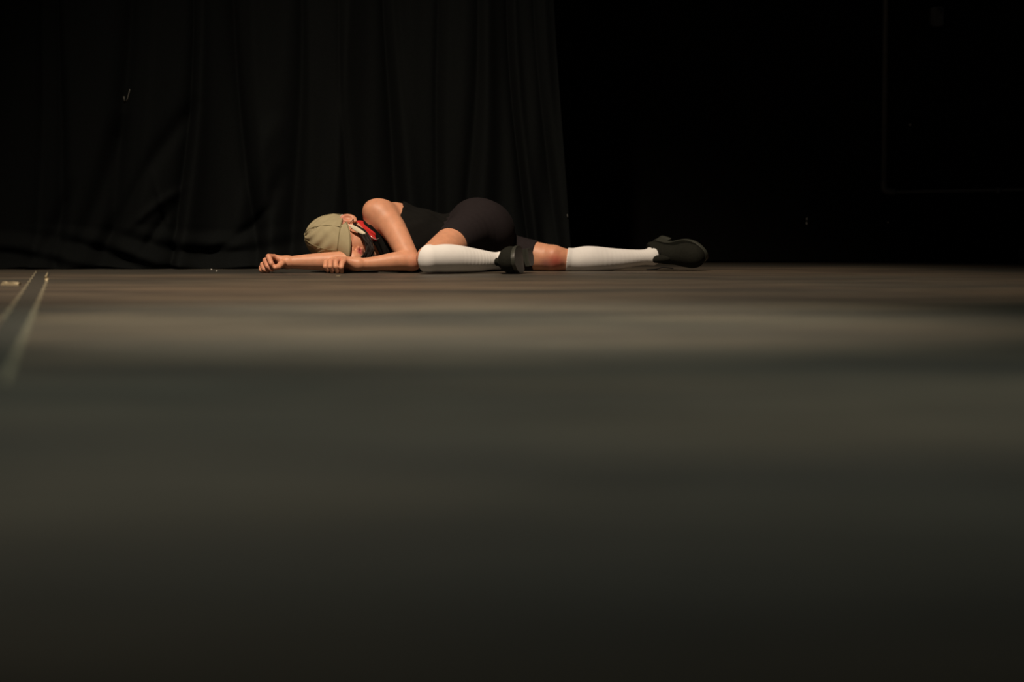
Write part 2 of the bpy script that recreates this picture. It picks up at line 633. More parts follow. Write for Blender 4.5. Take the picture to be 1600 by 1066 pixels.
def nets(field):
    a, h, lo = field.a, field.h, field.lo
    ins = a < 0
    nx, ny, nz = a.shape
    cnt = np.zeros((nx - 1, ny - 1, nz - 1), np.uint8)
    for i in (0, 1):
        for j in (0, 1):
            for k in (0, 1):
                cnt += ins[i:nx - 1 + i, j:ny - 1 + j, k:nz - 1 + k]
    act = (cnt > 0) & (cnt < 8)
    I, J, K = np.nonzero(act)
    ids = np.full(act.shape, -1, np.int32)
    ids[I, J, K] = np.arange(len(I))
    acc = np.zeros((len(I), 3))
    num = np.zeros(len(I))
    cor = [(0, 0, 0), (1, 0, 0), (0, 1, 0), (1, 1, 0), (0, 0, 1), (1, 0, 1), (0, 1, 1), (1, 1, 1)]
    val = [a[I + c[0], J + c[1], K + c[2]].astype(float) for c in cor]
    for p in range(8):
        for q in range(p + 1, 8):
            if bin(p ^ q).count('1') != 1:
                continue
            va, vb = val[p], val[q]
            m = (va < 0) != (vb < 0)
            t = np.where(m, va / np.where(m, va - vb, 1), 0)
            for ax in range(3):
                acc[:, ax] += np.where(m, cor[p][ax] + t * (cor[q][ax] - cor[p][ax]), 0)
            num += m
    V = lo + h * (np.stack([I, J, K], 1) + acc / num[:, None])
    quads = []
    for ax in range(3):
        sl0 = [slice(1, -1)] * 3
        sl1 = [slice(1, -1)] * 3
        sl0[ax] = slice(0, -1)
        sl1[ax] = slice(1, None)
        A, B = ins[tuple(sl0)], ins[tuple(sl1)]
        for flip, msk in ((False, A & ~B), (True, ~A & B)):
            i, j, k = np.nonzero(msk)
            g = [i, j, k]
            for d in range(3):
                if d != ax:
                    g[d] = g[d] + 1
            u, w = [(1, 2), (2, 0), (0, 1)][ax]
            du = np.zeros(3, int)
            dw = np.zeros(3, int)
            du[u] = 1
            dw[w] = 1

            def cell(su, sw):
                return ids[g[0] - su * du[0] - sw * dw[0], g[1] - su * du[1] - sw * dw[1], g[2] - su * du[2] - sw * dw[2]]

            q = np.stack([cell(1, 1), cell(0, 1), cell(0, 0), cell(1, 0)], 1)
            quads.append(q[:, ::-1] if flip else q)
    F = np.concatenate(quads)
    F = F[(F >= 0).all(1)]
    return V, F


# ------------------------------------------------------------------ the person: joints
PR = bpy.data.objects.new('person', None)
COL.objects.link(PR)
PR.location = (-0.12, 0.18, 0.0)
tag(PR, 'person in khaki cap, black top, shorts and white knee socks lying on the stage', 'person')

# head frame: U up (crown), Fd forward (face), Lf the left ear
HC = P(537, 375, 0.135)
U = nrm((-0.985, 0.02, 0.11))
Fd = np.array([0.04, -0.91, -0.41])
Fd = nrm(Fd - U * (Fd @ U))
Lf = np.cross(U, Fd)
HA = np.array([Fd, Lf, U])


def hp(f, l, u):
    return HC + Fd * f + Lf * l + U * u


sh_l, el_l, wr_l = P(596, 337, 0.165), P(643, 409, 0.0), P(560, 413, -0.045)
sh_r, el_r, wr_r = P(588, 396, 0.27), P(552, 408, 0.05), P(449, 410, 0.03)
hip_l, kn_l, an_l = P(750, 354, 0.24), P(671, 404.5, -0.14), P(783, 408, 0.0)
hip_r, kn_r, an_r = P(752, 392, 0.38), P(864, 404, 0.30), P(1019, 401, 0.40)

LO, HI = (-0.95, -0.24, -0.012), (0.78, 0.52, 0.32)
# torso alone
T = Field(LO, HI)
K = 0.035
T.ell(P(752, 365, 0.28), (0.118, 0.135, 0.118), k=K)
T.ell(P(757, 360, 0.34), (0.098, 0.095, 0.100), k=K)
T.ell(P(738, 360, 0.25), (0.085, 0.10, 0.105), k=K)
T.ell(P(694, 381, 0.26), (0.13, 0.105, 0.095), k=K)
T.ell(P(645, 374, 0.23), (0.13, 0.12, 0.108), k=K)
T.ell(P(612, 366, 0.23), (0.085, 0.115, 0.108), k=K)
T.ell(P(628, 398, 0.14), (0.06, 0.06, 0.055), k=K)
T.ell(P(620, 343, 0.235), (0.055, 0.06, 0.055), k=K)
# neck
nb = P(592, 366, 0.20)
T.chain([hp(-0.025, 0, -0.045), 0.5 * hp(-0.025, 0, -0.075) + 0.5 * nb, nb], [0.052, 0.049, 0.06], 0.02)
T.cone(nb, sh_l, 0.05, 0.045, 0.03)
T.cone(nb, sh_r, 0.05, 0.045, 0.03)
# upper limbs joined smoothly with the torso
B = T.copy()
B.ell(sh_l + np.array([-0.004, -0.005, 0.002]), (0.053, 0.055, 0.056), k=0.03)
B.ell(P(583, 329, 0.165), (0.036, 0.045, 0.036), k=0.025)
B.chain([sh_l, sh_l + 0.35 * (el_l - sh_l) + np.array([0.006, 0, 0.008]), el_l + 0.12 * (sh_l - el_l), el_l], [0.050, 0.0455, 0.037, 0.034], 0.016)
B.chain([sh_r, 0.5 * (sh_r + el_r), el_r], [0.048, 0.042, 0.036], 0.02)
LEGS = Field((-0.45, -0.24, -0.012), HI)
TL = LEGS
mid_l = 0.5 * (hip_l + kn_l) + np.array([0.004, 0.015, 0.008])
TL.chain([hip_l, mid_l, kn_l + 0.12 * (mid_l - kn_l), kn_l], [0.090, 0.065, 0.048, 0.044], 0.02)
THR = Field((-0.45, -0.24, -0.012), HI)
mid_r = 0.5 * (hip_r + kn_r) + np.array([0.0, 0, 0.0])
THR.chain([hip_r, mid_r, kn_r + 0.15 * (mid_r - kn_r), kn_r], [0.088, 0.064, 0.050, 0.048], 0.02)
PEL = T.copy()
PEL.merge(TL, 0.03)
PEL.merge(THR, 0.02)
B.merge(TL, 0.03)
B.merge(THR, 0.02)

# lower legs
LL = Field((-0.45, -0.24, -0.012), (0.15, 0.30, 0.15))
cf_l = [kn_l, kn_l + 0.30 * (an_l - kn_l) + np.array([0.0, 0.0, 0.003]), kn_l + 0.62 * (an_l - kn_l), kn_l + 0.87 * (an_l - kn_l), an_l]
LL.chain(cf_l, [0.0455, 0.0470, 0.0385, 0.028, 0.029], 0.012)
RL = Field((0.05, 0.15, -0.012), (0.60, 0.52, 0.15))
cf_r = [kn_r, P(890, 407, 0.315), P(920, 405.5, 0.335), P(962, 405, 0.36), P(1000, 402.5, 0.385), an_r]
RL.chain(cf_r, [0.049, 0.0415, 0.0465, 0.0365, 0.0262, 0.029], 0.012)
RL.cone(kn_r + np.array([0, -0.012, 0.008]), kn_r + np.array([0.02, -0.014, 0.0]), 0.038, 0.03, 0.01)

# feet frames: T toe direction, N out of the instep (away from the sole), W = outer side
def foot_frame(Tv, Sv):
    t = nrm(Tv)
    s = np.asarray(Sv, float)
    s = nrm(s - t * (s @ t))
    return t, -s


FT_L = foot_frame((-0.27, -0.96, -0.04), (0.96, -0.27, 0.13))
FT_R = foot_frame((0.69, -0.69, -0.19), (0.68, 0.60, 0.43))
ANK_N = 0.105                                   # ankle height over the tread of the shoe


def foot_pts(an, fr):
    t, n = fr
    return lambda a, b, w=0.0: an + t * a + n * (b - ANK_N) + np.cross(n, t) * w


FL, FR_ = foot_pts(an_l, FT_L), foot_pts(an_r, FT_R)
for fld, fp in ((LL, FL), (RL, FR_)):
    fld.chain([fp(0, 0.10), fp(-0.022, 0.078)], [0.028, 0.022], 0.01)
    fld.chain([fp(0.0, 0.09), fp(0.06, 0.060), fp(0.12, 0.036), fp(0.15, 0.032)], [0.025, 0.024, 0.02, 0.016], 0.01)
B.merge(LL, 0.008)
B.merge(RL, 0.008)

# forearms and hands
AL = Field((-0.72, -0.22, -0.012), (-0.28, 0.12, 0.12))
AL.chain([el_l, el_l + 0.25 * (wr_l - el_l) + np.array([0, 0, 0.004]), el_l + 0.7 * (wr_l - el_l), wr_l], [0.033, 0.034, 0.0245, 0.0205], 0.012)
AR = Field((-0.95, -0.15, -0.012), (-0.50, 0.20, 0.12))
AR.chain([el_r, el_r + 0.3 * (wr_r - el_r), el_r + 0.62 * (wr_r - el_r), wr_r], [0.036, 0.034, 0.029, 0.0205], 0.012)


def hand(fld, wrist, mcps, fingers, thumb, kf=0.0035):
    c = sum(mcps) / len(mcps)
    for m in mcps:
        fld.cone(wrist, m, 0.0165, 0.0105, 0.012)
    fld.cone(wrist, c, 0.018, 0.013, 0.012)
    for m, f in zip(mcps, fingers):
        sub = Field(np.min([m] + f, 0) - 0.03, np.max([m] + f, 0) + 0.03)
        sub.chain([m] + f, [0.0108, 0.0102, 0.0092, 0.0074][:len(f) + 1], 0.004, 1)
        fld.merge(sub, kf)
    sub = Field(np.min(thumb, 0) - 0.03, np.max(thumb, 0) + 0.03)
    sub.chain(thumb, [0.0145, 0.0118, 0.0108, 0.0080][:len(thumb)], 0.004, 1)
    fld.merge(sub, 0.006)


# left hand, knuckles up, finger tips on the floor
hand(AL, wr_l,
     [P(520, 408, 0.005), P(525, 406, -0.018), P(532, 405.5, -0.040), P(539, 407, -0.058)],
     [[P(509.5, 410, -0.028), P(508.5, 417, -0.048), P(512, 422.5, -0.042)],
      [P(516, 409, -0.058), P(516, 417, -0.078), P(519, 424, -0.070)],
      [P(524.5, 409, -0.080), P(524.5, 417, -0.098), P(527, 425, -0.090)],
      [P(534.5, 411, -0.090), P(533, 418, -0.106), P(534, 424.5, -0.098)]],
     [wr_l + np.array([-0.02, 0.01, -0.006]), P(537, 415, 0.02), P(523, 418, 0.03), P(513, 421, 0.02)])
# right hand, loosely closed, thumb towards the viewer
hand(AR, wr_r,
     [P(428, 402, 0.022), P(427, 405, 0.040), P(426, 410, 0.054), P(426, 415, 0.064)],
     [[P(419.5, 401, -0.008), P(424, 412, -0.030), P(430, 419.5, -0.026)],
      [P(414.5, 407, 0.008), P(418, 416.5, -0.016), P(425, 422.0, -0.018)],
      [P(410.5, 413.5, 0.024), P(412.5, 420.5, 0.002), P(419, 423.5, -0.004)],
      [P(408.5, 418.5, 0.040), P(408.5, 422.0, 0.022), P(413, 424, 0.012)]],
     [wr_r + np.array([-0.012, -0.010, -0.004]), P(440, 412, -0.012), P(435, 417, -0.030), P(430, 418.5, -0.040)])
B.merge(AL, 0.008)
B.merge(AR, 0.008)

# head
HD = Field(HC - 0.2, HC + 0.2)
HD.ell(hp(-0.012, 0, 0.030), (0.091, 0.073, 0.080), HA)
HD.ell(hp(0.024, 0, -0.032), (0.060, 0.058, 0.074), HA, k=0.03)
for s in (-1, 1):
    HD.cone(hp(-0.012, s * 0.052, -0.038), hp(0.05, s * 0.018, -0.095), 0.017, 0.015, 0.02)
    HD.ell(hp(0.055, s * 0.040, -0.012), (0.022, 0.022, 0.018), HA, k=0.015)
HD.ell(hp(0.066, 0, -0.103), (0.019, 0.023, 0.016), HA, k=0.016)
for s in (-1, 1):
    HD.ell(hp(0.094, s * 0.031, 0.012), (0.020, 0.018, 0.011), HA, k=0.01, sub=True)
    HD.ell(hp(0.0650, s * 0.031, 0.008), (0.0135, 0.014, 0.0125), HA, k=0.003)
    HD.cone(hp(0.073, s * 0.014, 0.024), hp(0.060, s * 0.044, 0.022), 0.006, 0.005, 0.012)
HD.chain([hp(0.076, 0, 0.014), hp(0.090, 0, -0.014), hp(0.106, 0, -0.038)], [0.008, 0.009, 0.0105], 0.008)
for s in (-1, 1):
    HD.ell(hp(0.094, s * 0.0115, -0.042), (0.010, 0.0075, 0.0075), HA, k=0.005)
HD.ell(hp(0.0865, 0, -0.0640), (0.0105, 0.023, 0.0065), HA, k=0.005)
HD.ell(hp(0.0845, 0, -0.0760), (0.0105, 0.019, 0.0075), HA, k=0.005)
HD.ell(hp(0.099, 0, -0.0700), (0.010, 0.021, 0.0018), HA, k=0.002, sub=True)
for s in (-1, 1):
    ea = np.array([nrm(Fd * 0.80 - Lf * 0.60 * s), nrm(Lf * s * 0.80 + Fd * 0.60), U])
    HD.ell(hp(-0.014, s * 0.079, -0.010), (0.0195, 0.0070, 0.031), ea, k=0.004)
    HD.ell(hp(-0.009, s * 0.087, -0.007), (0.0115, 0.0085, 0.019), ea, k=0.002, sub=True)
    HD.ell(hp(-0.006, s * 0.077, -0.035), (0.008, 0.006, 0.009), HA, k=0.004)
B.merge(HD, 0.010)
B.a = np.maximum(B.a, -(B.all()[2] - 0.0012) + 0 * B.a)

V, F = nets(B)
body = mesh_obj('body', V, F, M['skin'], PR)
body['label'] = 'bare tanned skin of arms, legs, face and neck'


def tone(V):
    base = np.array([0.62, 0.305, 0.185])
    c = np.tile(base, (len(V), 1))

    def blob(p, r, col, amt):
        nonlocal c
        d = np.linalg.norm(V - np.asarray(p), axis=1)
        w = (amt * np.exp(-(d / r) ** 2))[:, None]
        c = c * (1 - w) + np.array(col) * w

    red = (0.50, 0.13, 0.085)
    blob(kn_r + np.array([0.01, -0.05, -0.012]), 0.030, (0.46, 0.075, 0.06), 0.8)
    blob(kn_r + np.array([-0.03, -0.045, -0.02]), 0.022, (0.28, 0.09, 0.10), 0.6)
    blob(kn_l + np.array([-0.045, 0, 0]), 0.03, red, 0.5)
    blob(el_l + np.array([0.02, -0.02, -0.01]), 0.03, red, 0.35)
    for q in (P(532, 410, -0.06), P(419, 408, 0.01), P(425, 418, -0.02)):
        blob(q, 0.03, (0.55, 0.20, 0.14), 0.45)
    blob(hp(0.05, 0.05, -0.02), 0.035, (0.52, 0.19, 0.12), 0.5)
    blob(hp(-0.005, 0.08, 0.01), 0.028, (0.55, 0.16, 0.11), 0.6)
    blob(hp(0.106, 0, -0.038), 0.014, (0.62, 0.22, 0.15), 0.5)
    for q in (-0.014, -0.005, 0.005, 0.014):
        blob(hp(0.096, q, -0.0700), 0.0095, (0.36, 0.035, 0.055), 0.85)
    return c


cols = tone(V)
ca = body.data.color_attributes.new('tone', 'FLOAT_COLOR', 'POINT')
ca.data.foreach_set('color', np.concatenate([cols, np.ones((len(V), 1))], 1).ravel())

# ------------------------------------------------------------------ clothing
# tank top
S_ = T.copy()
x, y, z = S_.all()
xw = P(712, 370, 0.25)[0]
wr = 0.0016 * np.sin(70 * x + 55 * z + 9 * np.sin(30 * y)) + 0.0016 * np.sin(38 * x - 60 * z + 4 * y)
S_.a = S_.a - 0.0080 - wr.astype(np.float32)
S_.a = np.maximum(S_.a, plane(x, y, z, (xw, 0, 0), (1, 0.0, 0.10)))


def cut(fld, d, k=0.006):
    fld.a = -smin(-fld.a, np.broadcast_to(d, fld.a.shape), k)


S_.a = np.maximum(S_.a, plane(x, y, z, P(573, 356, 0.15), (-0.89, 0.10, -0.457)))                  # neck opening
cut(S_, sd_ell(x, y, z, P(580, 392, 0.10), (0.022, 0.05, 0.025)))                               # low front neckline
cut(S_, sd_cone(x, y, z, P(600, 332, 0.14), P(619, 336, 0.25), 0.050, 0.055), 0.014)                # upper armhole
cut(S_, sd_cone(x, y, z, sh_r + np.array([-0.02, -0.03, 0]), sh_r + np.array([-0.01, 0.0, -0.02]), 0.06, 0.055))
S_.a = np.maximum(S_.a, -(z - 0.002) + 0 * S_.a)
V, F = nets(S_)
o = mesh_obj('tank_top', V, F, M['shirt'], PR)
sm = o.modifiers.new('soften', 'SMOOTH')
sm.factor = 0.5
sm.iterations = 6
o['label'] = 'black sleeveless top'

# cycling shorts
S_ = PEL
x, y, z = S_.all()
S_.a = S_.a - 0.0045
S_.a = np.maximum(S_.a, -plane(x, y, z, (xw - 0.025, 0, 0), (1, 0.0, 0.14)))
dl = nrm(kn_l - hip_l)
hem_l = P(698, 377, 0.02)
near_l = TL.a - 0.012
beyond_l = plane(x, y, z, hem_l, dl + np.array([0.12, 0.0, -0.10]))
dr = nrm(kn_r - hip_r)
beyond_r = plane(x, y, z, P(838, 392, 0.31), dr)
lim = np.maximum(beyond_l, -(x - hip_l[0]) * 0 - 1)
S_.a = np.maximum(S_.a, np.where(x < P(745, 0, 0.1)[0], beyond_l, -1))
S_.a = np.maximum(S_.a, np.where(x > P(770, 0, 0.3)[0], beyond_r, -1))
S_.a = np.maximum(S_.a, -(z - 0.002) + 0 * S_.a)
V, F = nets(S_)
o = mesh_obj('shorts', V, F, M['shorts'], PR)
sm = o.modifiers.new('soften', 'SMOOTH')
sm.factor = 0.5
sm.iterations = 6
o['label'] = 'tight charcoal cycling shorts'


# knee socks
def sock(fld, off, cutp, cutn, label, ank, axis, cuffw):
    f = fld.copy()
    x, y, z = f.all()
    d = plane(x, y, z, ank, axis)                # along the leg, 0 at the ankle
    ribs = 0.0004 * np.exp(-((d + 0.05) / 0.03) ** 2) * np.sin(d * 620 + 260 * z + 30 * y)
    s = plane(x, y, z, cutp, cutn)
    cuff = 0.0014 * (1 / (1 + np.exp(-(s + cuffw) / 0.0015)))
    f.a = (f.a - off - ribs - cuff).astype(np.float32)
    f.a = np.maximum(f.a, s)
    f.a = np.maximum(f.a, plane(x, y, z, ank, axis) - 0.02)
    f.a = np.maximum(f.a, -(z - 0.001) + 0 * f.a)
    V, F = nets(f)
    o = mesh_obj('sock', V, F, M['sock'], PR)
    o['label'] = label
    return o


ax_l, ax_r = nrm(an_l - kn_l), nrm(an_r - cf_r[2])
sock(LL, 0.0032, P(660, 404, -0.15), nrm((-0.8, 0.6, 0.10)), 'white knee sock of the folded leg', an_l, ax_l, 0.015)
sock(RL, 0.0032, P(886, 405, 0.31), nrm((-1.0, 0.05, 0.10)), 'white knee sock of the outstretched leg', an_r, ax_r, 0.014)


# shoes
def sole_curve(t):
    """Height of the underside of the foot over the tread plane."""
    return 0.010 + 0.030 / (1 + np.exp((t - 0.035) / 0.014))


def half_width(t, side):
    """Outline of the sole; side +1 outer, -1 inner."""
    u = (t + 0.058) / 0.246
    w = 0.031 + 0.016 * np.exp(-((u - 0.70) / 0.25) ** 2) - 0.004 * np.exp(-((u - 0.36) / 0.12) ** 2) * (1 if side < 0 else 0.3)
    end = np.clip(np.minimum(u / 0.12, (1 - u) / 0.20), 0, 1)
    return w * np.sqrt(np.clip(1 - (1 - end) ** 2, 0, 1))


def make_shoe(an, frame, mirror, label, leg):
    t, n = frame
    w = np.cross(n, t) * mirror                 # towards the outer side
    Mx = np.array([t, w, n])

    def world(p):
        p = np.asarray(p, float)
        return an + p[..., 0:1] * t + p[..., 1:2] * w + (p[..., 2:3] - ANK_N) * n

    f = Field((-0.09, -0.08, -0.005), (0.215, 0.08, 0.165), 0.0022)
    f.chain([(-0.028, 0, 0.070), (0.03, 0, 0.070), (0.085, 0.002, 0.050)], [0.0335, 0.036, 0.036], 0.02)
    f.ell((0.118, 0.003, 0.034), (0.055, 0.047, 0.041), k=0.02)
    f.ell((0.148, 0.001, 0.032), (0.041, 0.041, 0.037), k=0.015)
    lg = nrm(np.array([min(max(leg @ t, -0.7), 0.25), leg @ w * 0.5, max(leg @ n, 0.7)]))
    a0 = np.array([0.0, 0, ANK_N - 0.004])
    f.chain([(-0.018, 0, 0.075), a0 + lg * 0.022], [0.036, 0.0365], 0.015)
    x, y, z = f.all()
    f.a = np.maximum(f.a, (sole_curve(x) + 0.004 - z) + 0 * f.a)
    f.a = np.maximum(f.a, np.where(x < 0.045, plane(x, y, z, a0 + lg * 0.004, lg + np.array([-0.15, 0, 0.15])), -1) + 0 * f.a)
    # hollow for the ankle, toe-cap seam, lace facing
    cut(f, sd_cone(x, y, z, a0, a0 + lg * 0.06, 0.0295, 0.0310), 0.002)
    seam = np.abs(plane(x, y, z, (0.122, 0, 0.05), (1, 0, 0.2)))
    f.a = f.a + (0.0016 * np.exp(-(seam / 0.0022) ** 2)).astype(np.float32)
    V, F = nets(f)
    if mirror > 0:
        pass
    W = world(V)
    det = np.linalg.det(Mx)
    if det < 0:
        F = F[:, ::-1]
    up = mesh_obj('shoe', W, F, M['suede'], PR)
    up['label'] = label
    # welted sole following the raised heel
    ts = -0.058 + 0.246 * (0.5 - 0.5 * np.cos(np.linspace(0, math.pi, 48)))
    ring = [(q, half_width(q, 1) + 0.002) for q in ts] + [(q, -half_width(q, -1) - 0.002) for q in ts[::-1][1:-1]]
    nR = len(ring)
    Vs = []
    for lvl in range(4):
        for q, hw in ring:
            top = sole_curve(np.array(q)) + 0.005
            th = 0.013
            zz = [top, top - 0.003, top - th + 0.002, top - th][lvl]
            g = [0.985, 1.0, 1.0, 0.975][lvl]
            Vs.append((q, hw * g, max(zz, 0.0)))
    Fs = []
    for l in range(3):
        for k in range(nR):
            k2 = (k + 1) % nR
            Fs.append((l * nR + k, l * nR + k2, (l + 1) * nR + k2, (l + 1) * nR + k))
    m = len(ts)

    def strip(base, flip):
        L = list(range(0, m))
        R = [0] + list(range(nR - 1, m - 1, -1)) + [m - 1]
        R = R[:m]
        for i in range(m - 1):
            q = [base + L[i], base + L[i + 1], base + R[i + 1], base + R[i]]
            q2 = []
            for v_ in q:
                if v_ not in q2:
                    q2.append(v_)
            if len(q2) > 2:
                Fs.append(tuple(q2[::-1] if flip else q2))
    strip(0, False)
    strip(3 * nR, True)
    bmx = bmesh.new()
    vv = [bmx.verts.new(c) for c in world(np.array(Vs))]
    for q in Fs:
        try:
            bmx.faces.new([vv[i] for i in q])
        except ValueError:
            pass
    bm_obj('sole', bmx, M['sole'], up, smooth=False)
    # block heel, D shaped with a flat breast
    hs = [q for q in np.linspace(-0.060, 0.012, 20)]
    ringh = [(q, half_width(np.array(q), 1) + 0.0015) for q in hs] + [(q, -half_width(np.array(q), -1) - 0.0015) for q in hs[::-1]]
    Vh = []
    levels = [(0.036, 1.0), (0.022, 0.975), (0.0095, 0.965), (0.0085, 0.985), (0.002, 0.985), (0.0, 0.95)]
    for zz, g in levels:
        for q, hw in ringh:
            Vh.append((-0.02 + (q + 0.02) * g, hw * g, zz))
    nH = len(ringh)
    bmx = bmesh.new()
    vv = [bmx.verts.new(c) for c in world(np.array(Vh))]
    for l in range(len(levels) - 1):
        for k in range(nH):
            k2 = (k + 1) % nH
            bmx.faces.new((vv[l * nH + k], vv[l * nH + k2], vv[(l + 1) * nH + k2], vv[(l + 1) * nH + k]))
    bmx.faces.new(vv[:nH])
    bmx.faces.new(vv[-nH:][::-1])
    bmesh.ops.remove_doubles(bmx, verts=bmx.verts, dist=1e-6)
    bm_obj('heel', bmx, M['sole'], up, smooth=False)
    # tongue and laces
    tl = [(0.020, 0.108), (0.036, 0.1075), (0.052, 0.101), (0.068, 0.093)]
    parts = []
    for i, (a, b) in enumerate(tl):
        arc = [world(np.array([a + 0.004 * s * (-1) ** i, 0.024 * s, b - 0.014 * abs(s) ** 2 + 0.0015])) for s in np.linspace(-1, 1, 9)]
        parts.append(tube_data(arc, 0.0021, 6))
    v_, f_ = join_data(parts)
    mesh_obj('lace', v_, f_, M['lace'], up)
    tg = []
    for i, q in enumerate(np.linspace(0, 1, 7)):
        tg.append(world(np.array([0.075 - 0.062 * q, 0, 0.086 + 0.040 * q - 0.004 * q * q])))
    v_, f_ = tube_data(tg, [0.008, 0.012, 0.014, 0.015, 0.015, 0.014, 0.008], 10)
    mesh_obj('tongue', v_, f_, M['suede'], up)
    return up


make_shoe(an_l, FT_L, 1, 'black suede block-heeled shoe of the folded leg, toe to the front', nrm(cf_l[-2] - an_l))
make_shoe(an_r, FT_R, -1, 'black suede block-heeled shoe of the outstretched leg, sole up', nrm(cf_r[-2] - an_r))
# loose lace end lying on the floor beside the outstretched shoe
v, f = tube_data(bez([P(1052, 419.5, 0.30), P(1036, 418, 0.29), P(1025, 420.5, 0.28), P(1010, 421.5, 0.275)], 8), 0.0022, 6)
mesh_obj('loose_lace', v, f, M['lace'], PR)

# ------------------------------------------------------------------ cap
CF = Field(HC - 0.18, HC + 0.18, 0.0022)
x, y, z = CF.all()
CF.ell(hp(-0.008, 0, 0.030), (0.103, 0.081, 0.110), HA)
ang = np.arctan2((x - HC[0]) * Lf[0] + (y - HC[1]) * Lf[1] + (z - HC[2]) * Lf[2], (x - HC[0]) * Fd[0] + (y - HC[1]) * Fd[1] + (z - HC[2]) * Fd[2])
hu = (x - HC[0]) * U[0] + (y - HC[1]) * U[1] + (z - HC[2]) * U[2]
up_w = np.clip((hu - 0.02) / 0.07, 0, 1)
wrk = 0.0022 * up_w * np.sin(9 * ang + 14 * hu / 0.1) + 0.0014 * np.sin(5 * ang + 55 * hu) + 0.0011 * np.sin(130 * hu + 3 * np.sin(4 * ang)) * np.clip(1 - np.abs(hu - 0.03) / 0.05, 0, 1)
CF.a = (CF.a - wrk).astype(np.float32)
CAPN = nrm(U * 1.0 + Fd * 0.02)
cap_p = hp(0, 0, 0.008)
CF.a = np.maximum(CF.a, -plane(x, y, z, cap_p, CAPN))
# hollow so that the crown is a shell
inner = sd_ell(x, y, z, hp(-0.008, 0, 0.030), (0.0985, 0.0765, 0.1055), HA)
CF.a = np.maximum(CF.a, -(inner - wrk * 0.8))
V, F = nets(CF)
cap = mesh_obj('cap', V, F, M['cap'], PR)
cap['label'] = 'faded khaki baseball cap pulled over the eyes'


def crown(a, e, off=0.0):
    """Point on the crown: a around (0 front), e elevation angle."""
    return hp(-0.008, 0, 0.030) + Fd * (0.1035 + off) * math.cos(a) * math.cos(e) + Lf * (0.0815 + off) * math.sin(a) * math.cos(e) + U * (0.1105 + off) * math.sin(e)


for k in range(6):
    a = math.pi / 3 * k
    v, f = tube_data([crown(a, e_, 0.0002) for e_ in np.linspace(-0.22, 1.5, 22)], 0.0016, 6)
    mesh_obj('seam', v, f, M['cap_seam'], cap)
v, f = tube_data([crown(a, -0.175, 0.0006) for a in np.linspace(0, 2 * math.pi, 60)], 0.0017, 6)
mesh_obj('sweatband_stitching', v, f, M['cap_seam'], cap)
bp_ = crown(0, math.pi / 2)
v, f = tube_data([bp_ - U * 0.002, bp_ + U * 0.002, bp_ + U * 0.0045], [0.0075, 0.007, 0.003], 14)
mesh_obj('button', v, f, M['cap'], cap)


def brim():
    na, nr = 40, 10
    Vt, Vb = [], []
    for i in range(na + 1):
        a = math.radians(-66 + 132 * i / na)
        e0 = -0.20
        b0 = crown(a, e0, -0.001)
        ln = 0.066 * max(0.0, 1 - abs(a / math.radians(67)) ** 2.0) ** 0.75 + 0.001
        for j in range(nr + 1):
            q = j / nr
            droop = 0.72
            d = Fd * 0.69 - U * droop
            p = b0 + d * ln * q + Lf * math.sin(a) * 0.010 * q
            p = p - U * (0.014 * math.sin(a) ** 2 * q) - Fd * 0.020 * math.sin(a) ** 2 * q
            nn = nrm(U * 0.69 + Fd * droop)
            Vt.append(p + nn * 0.0018)
            Vb.append(p - nn * 0.0018)
    Vv = Vt + Vb
    o = (na + 1) * (nr + 1)
    Fc = []
    ix = lambda i, j: i * (nr + 1) + j
    for i in range(na):
        for j in range(nr):
            Fc.append((ix(i, j), ix(i, j + 1), ix(i + 1, j + 1), ix(i + 1, j)))
            Fc.append((o + ix(i, j), o + ix(i + 1, j), o + ix(i + 1, j + 1), o + ix(i, j + 1)))
    for i in range(na):
        Fc.append((ix(i, nr), o + ix(i, nr), o + ix(i + 1, nr), ix(i + 1, nr)))
        Fc.append((ix(i, 0), ix(i + 1, 0), o + ix(i + 1, 0), o + ix(i, 0)))
    for j in range(nr):
        Fc.append((ix(0, j), o + ix(0, j), o + ix(0, j + 1), ix(0, j + 1)))
        Fc.append((ix(na, j), ix(na, j + 1), o + ix(na, j + 1), o + ix(na, j)))
    b = bmesh.new()
    vs = [b.verts.new(q) for q in Vv]
    for q in Fc:
        b.faces.new([vs[i] for i in q])
    ob = bm_obj('brim', b, M['cap'], cap, smooth=True)
    for qq in (0.965,):
        pts = []
        for i in range(na + 1):
            pts.append(np.array(Vt[ix(i, nr)]) * qq + np.array(Vt[ix(i, nr - 2)]) * (1 - qq))
        v_, f_ = tube_data(pts, 0.0022, 6)
        mesh_obj('brim_edge', v_, f_, M['cap_seam'], cap)
    return ob


brim()
Vt_, Ft_ = [], []
for i in range(9):
    a = 1.62 + 0.36 * i / 8
    for e_, of in ((-0.17, 0.0), (-0.17, 0.003), (-0.10, 0.003), (-0.10, 0.0)):
        Vt_.append(crown(a, e_, of))
for i in range(8):
    for k in range(4):
        Ft_.append((4 * i + k, 4 * i + (k + 1) % 4, 4 * i + 4 + (k + 1) % 4, 4 * i + 4 + k))
Ft_ += [(0, 1, 2, 3), (35, 34, 33, 32)]
v, f = Vt_, Ft_
o = mesh_obj('strap_tag', v, f, M['tag'], cap)
o['label'] = 'small pale tag at the cap edge'

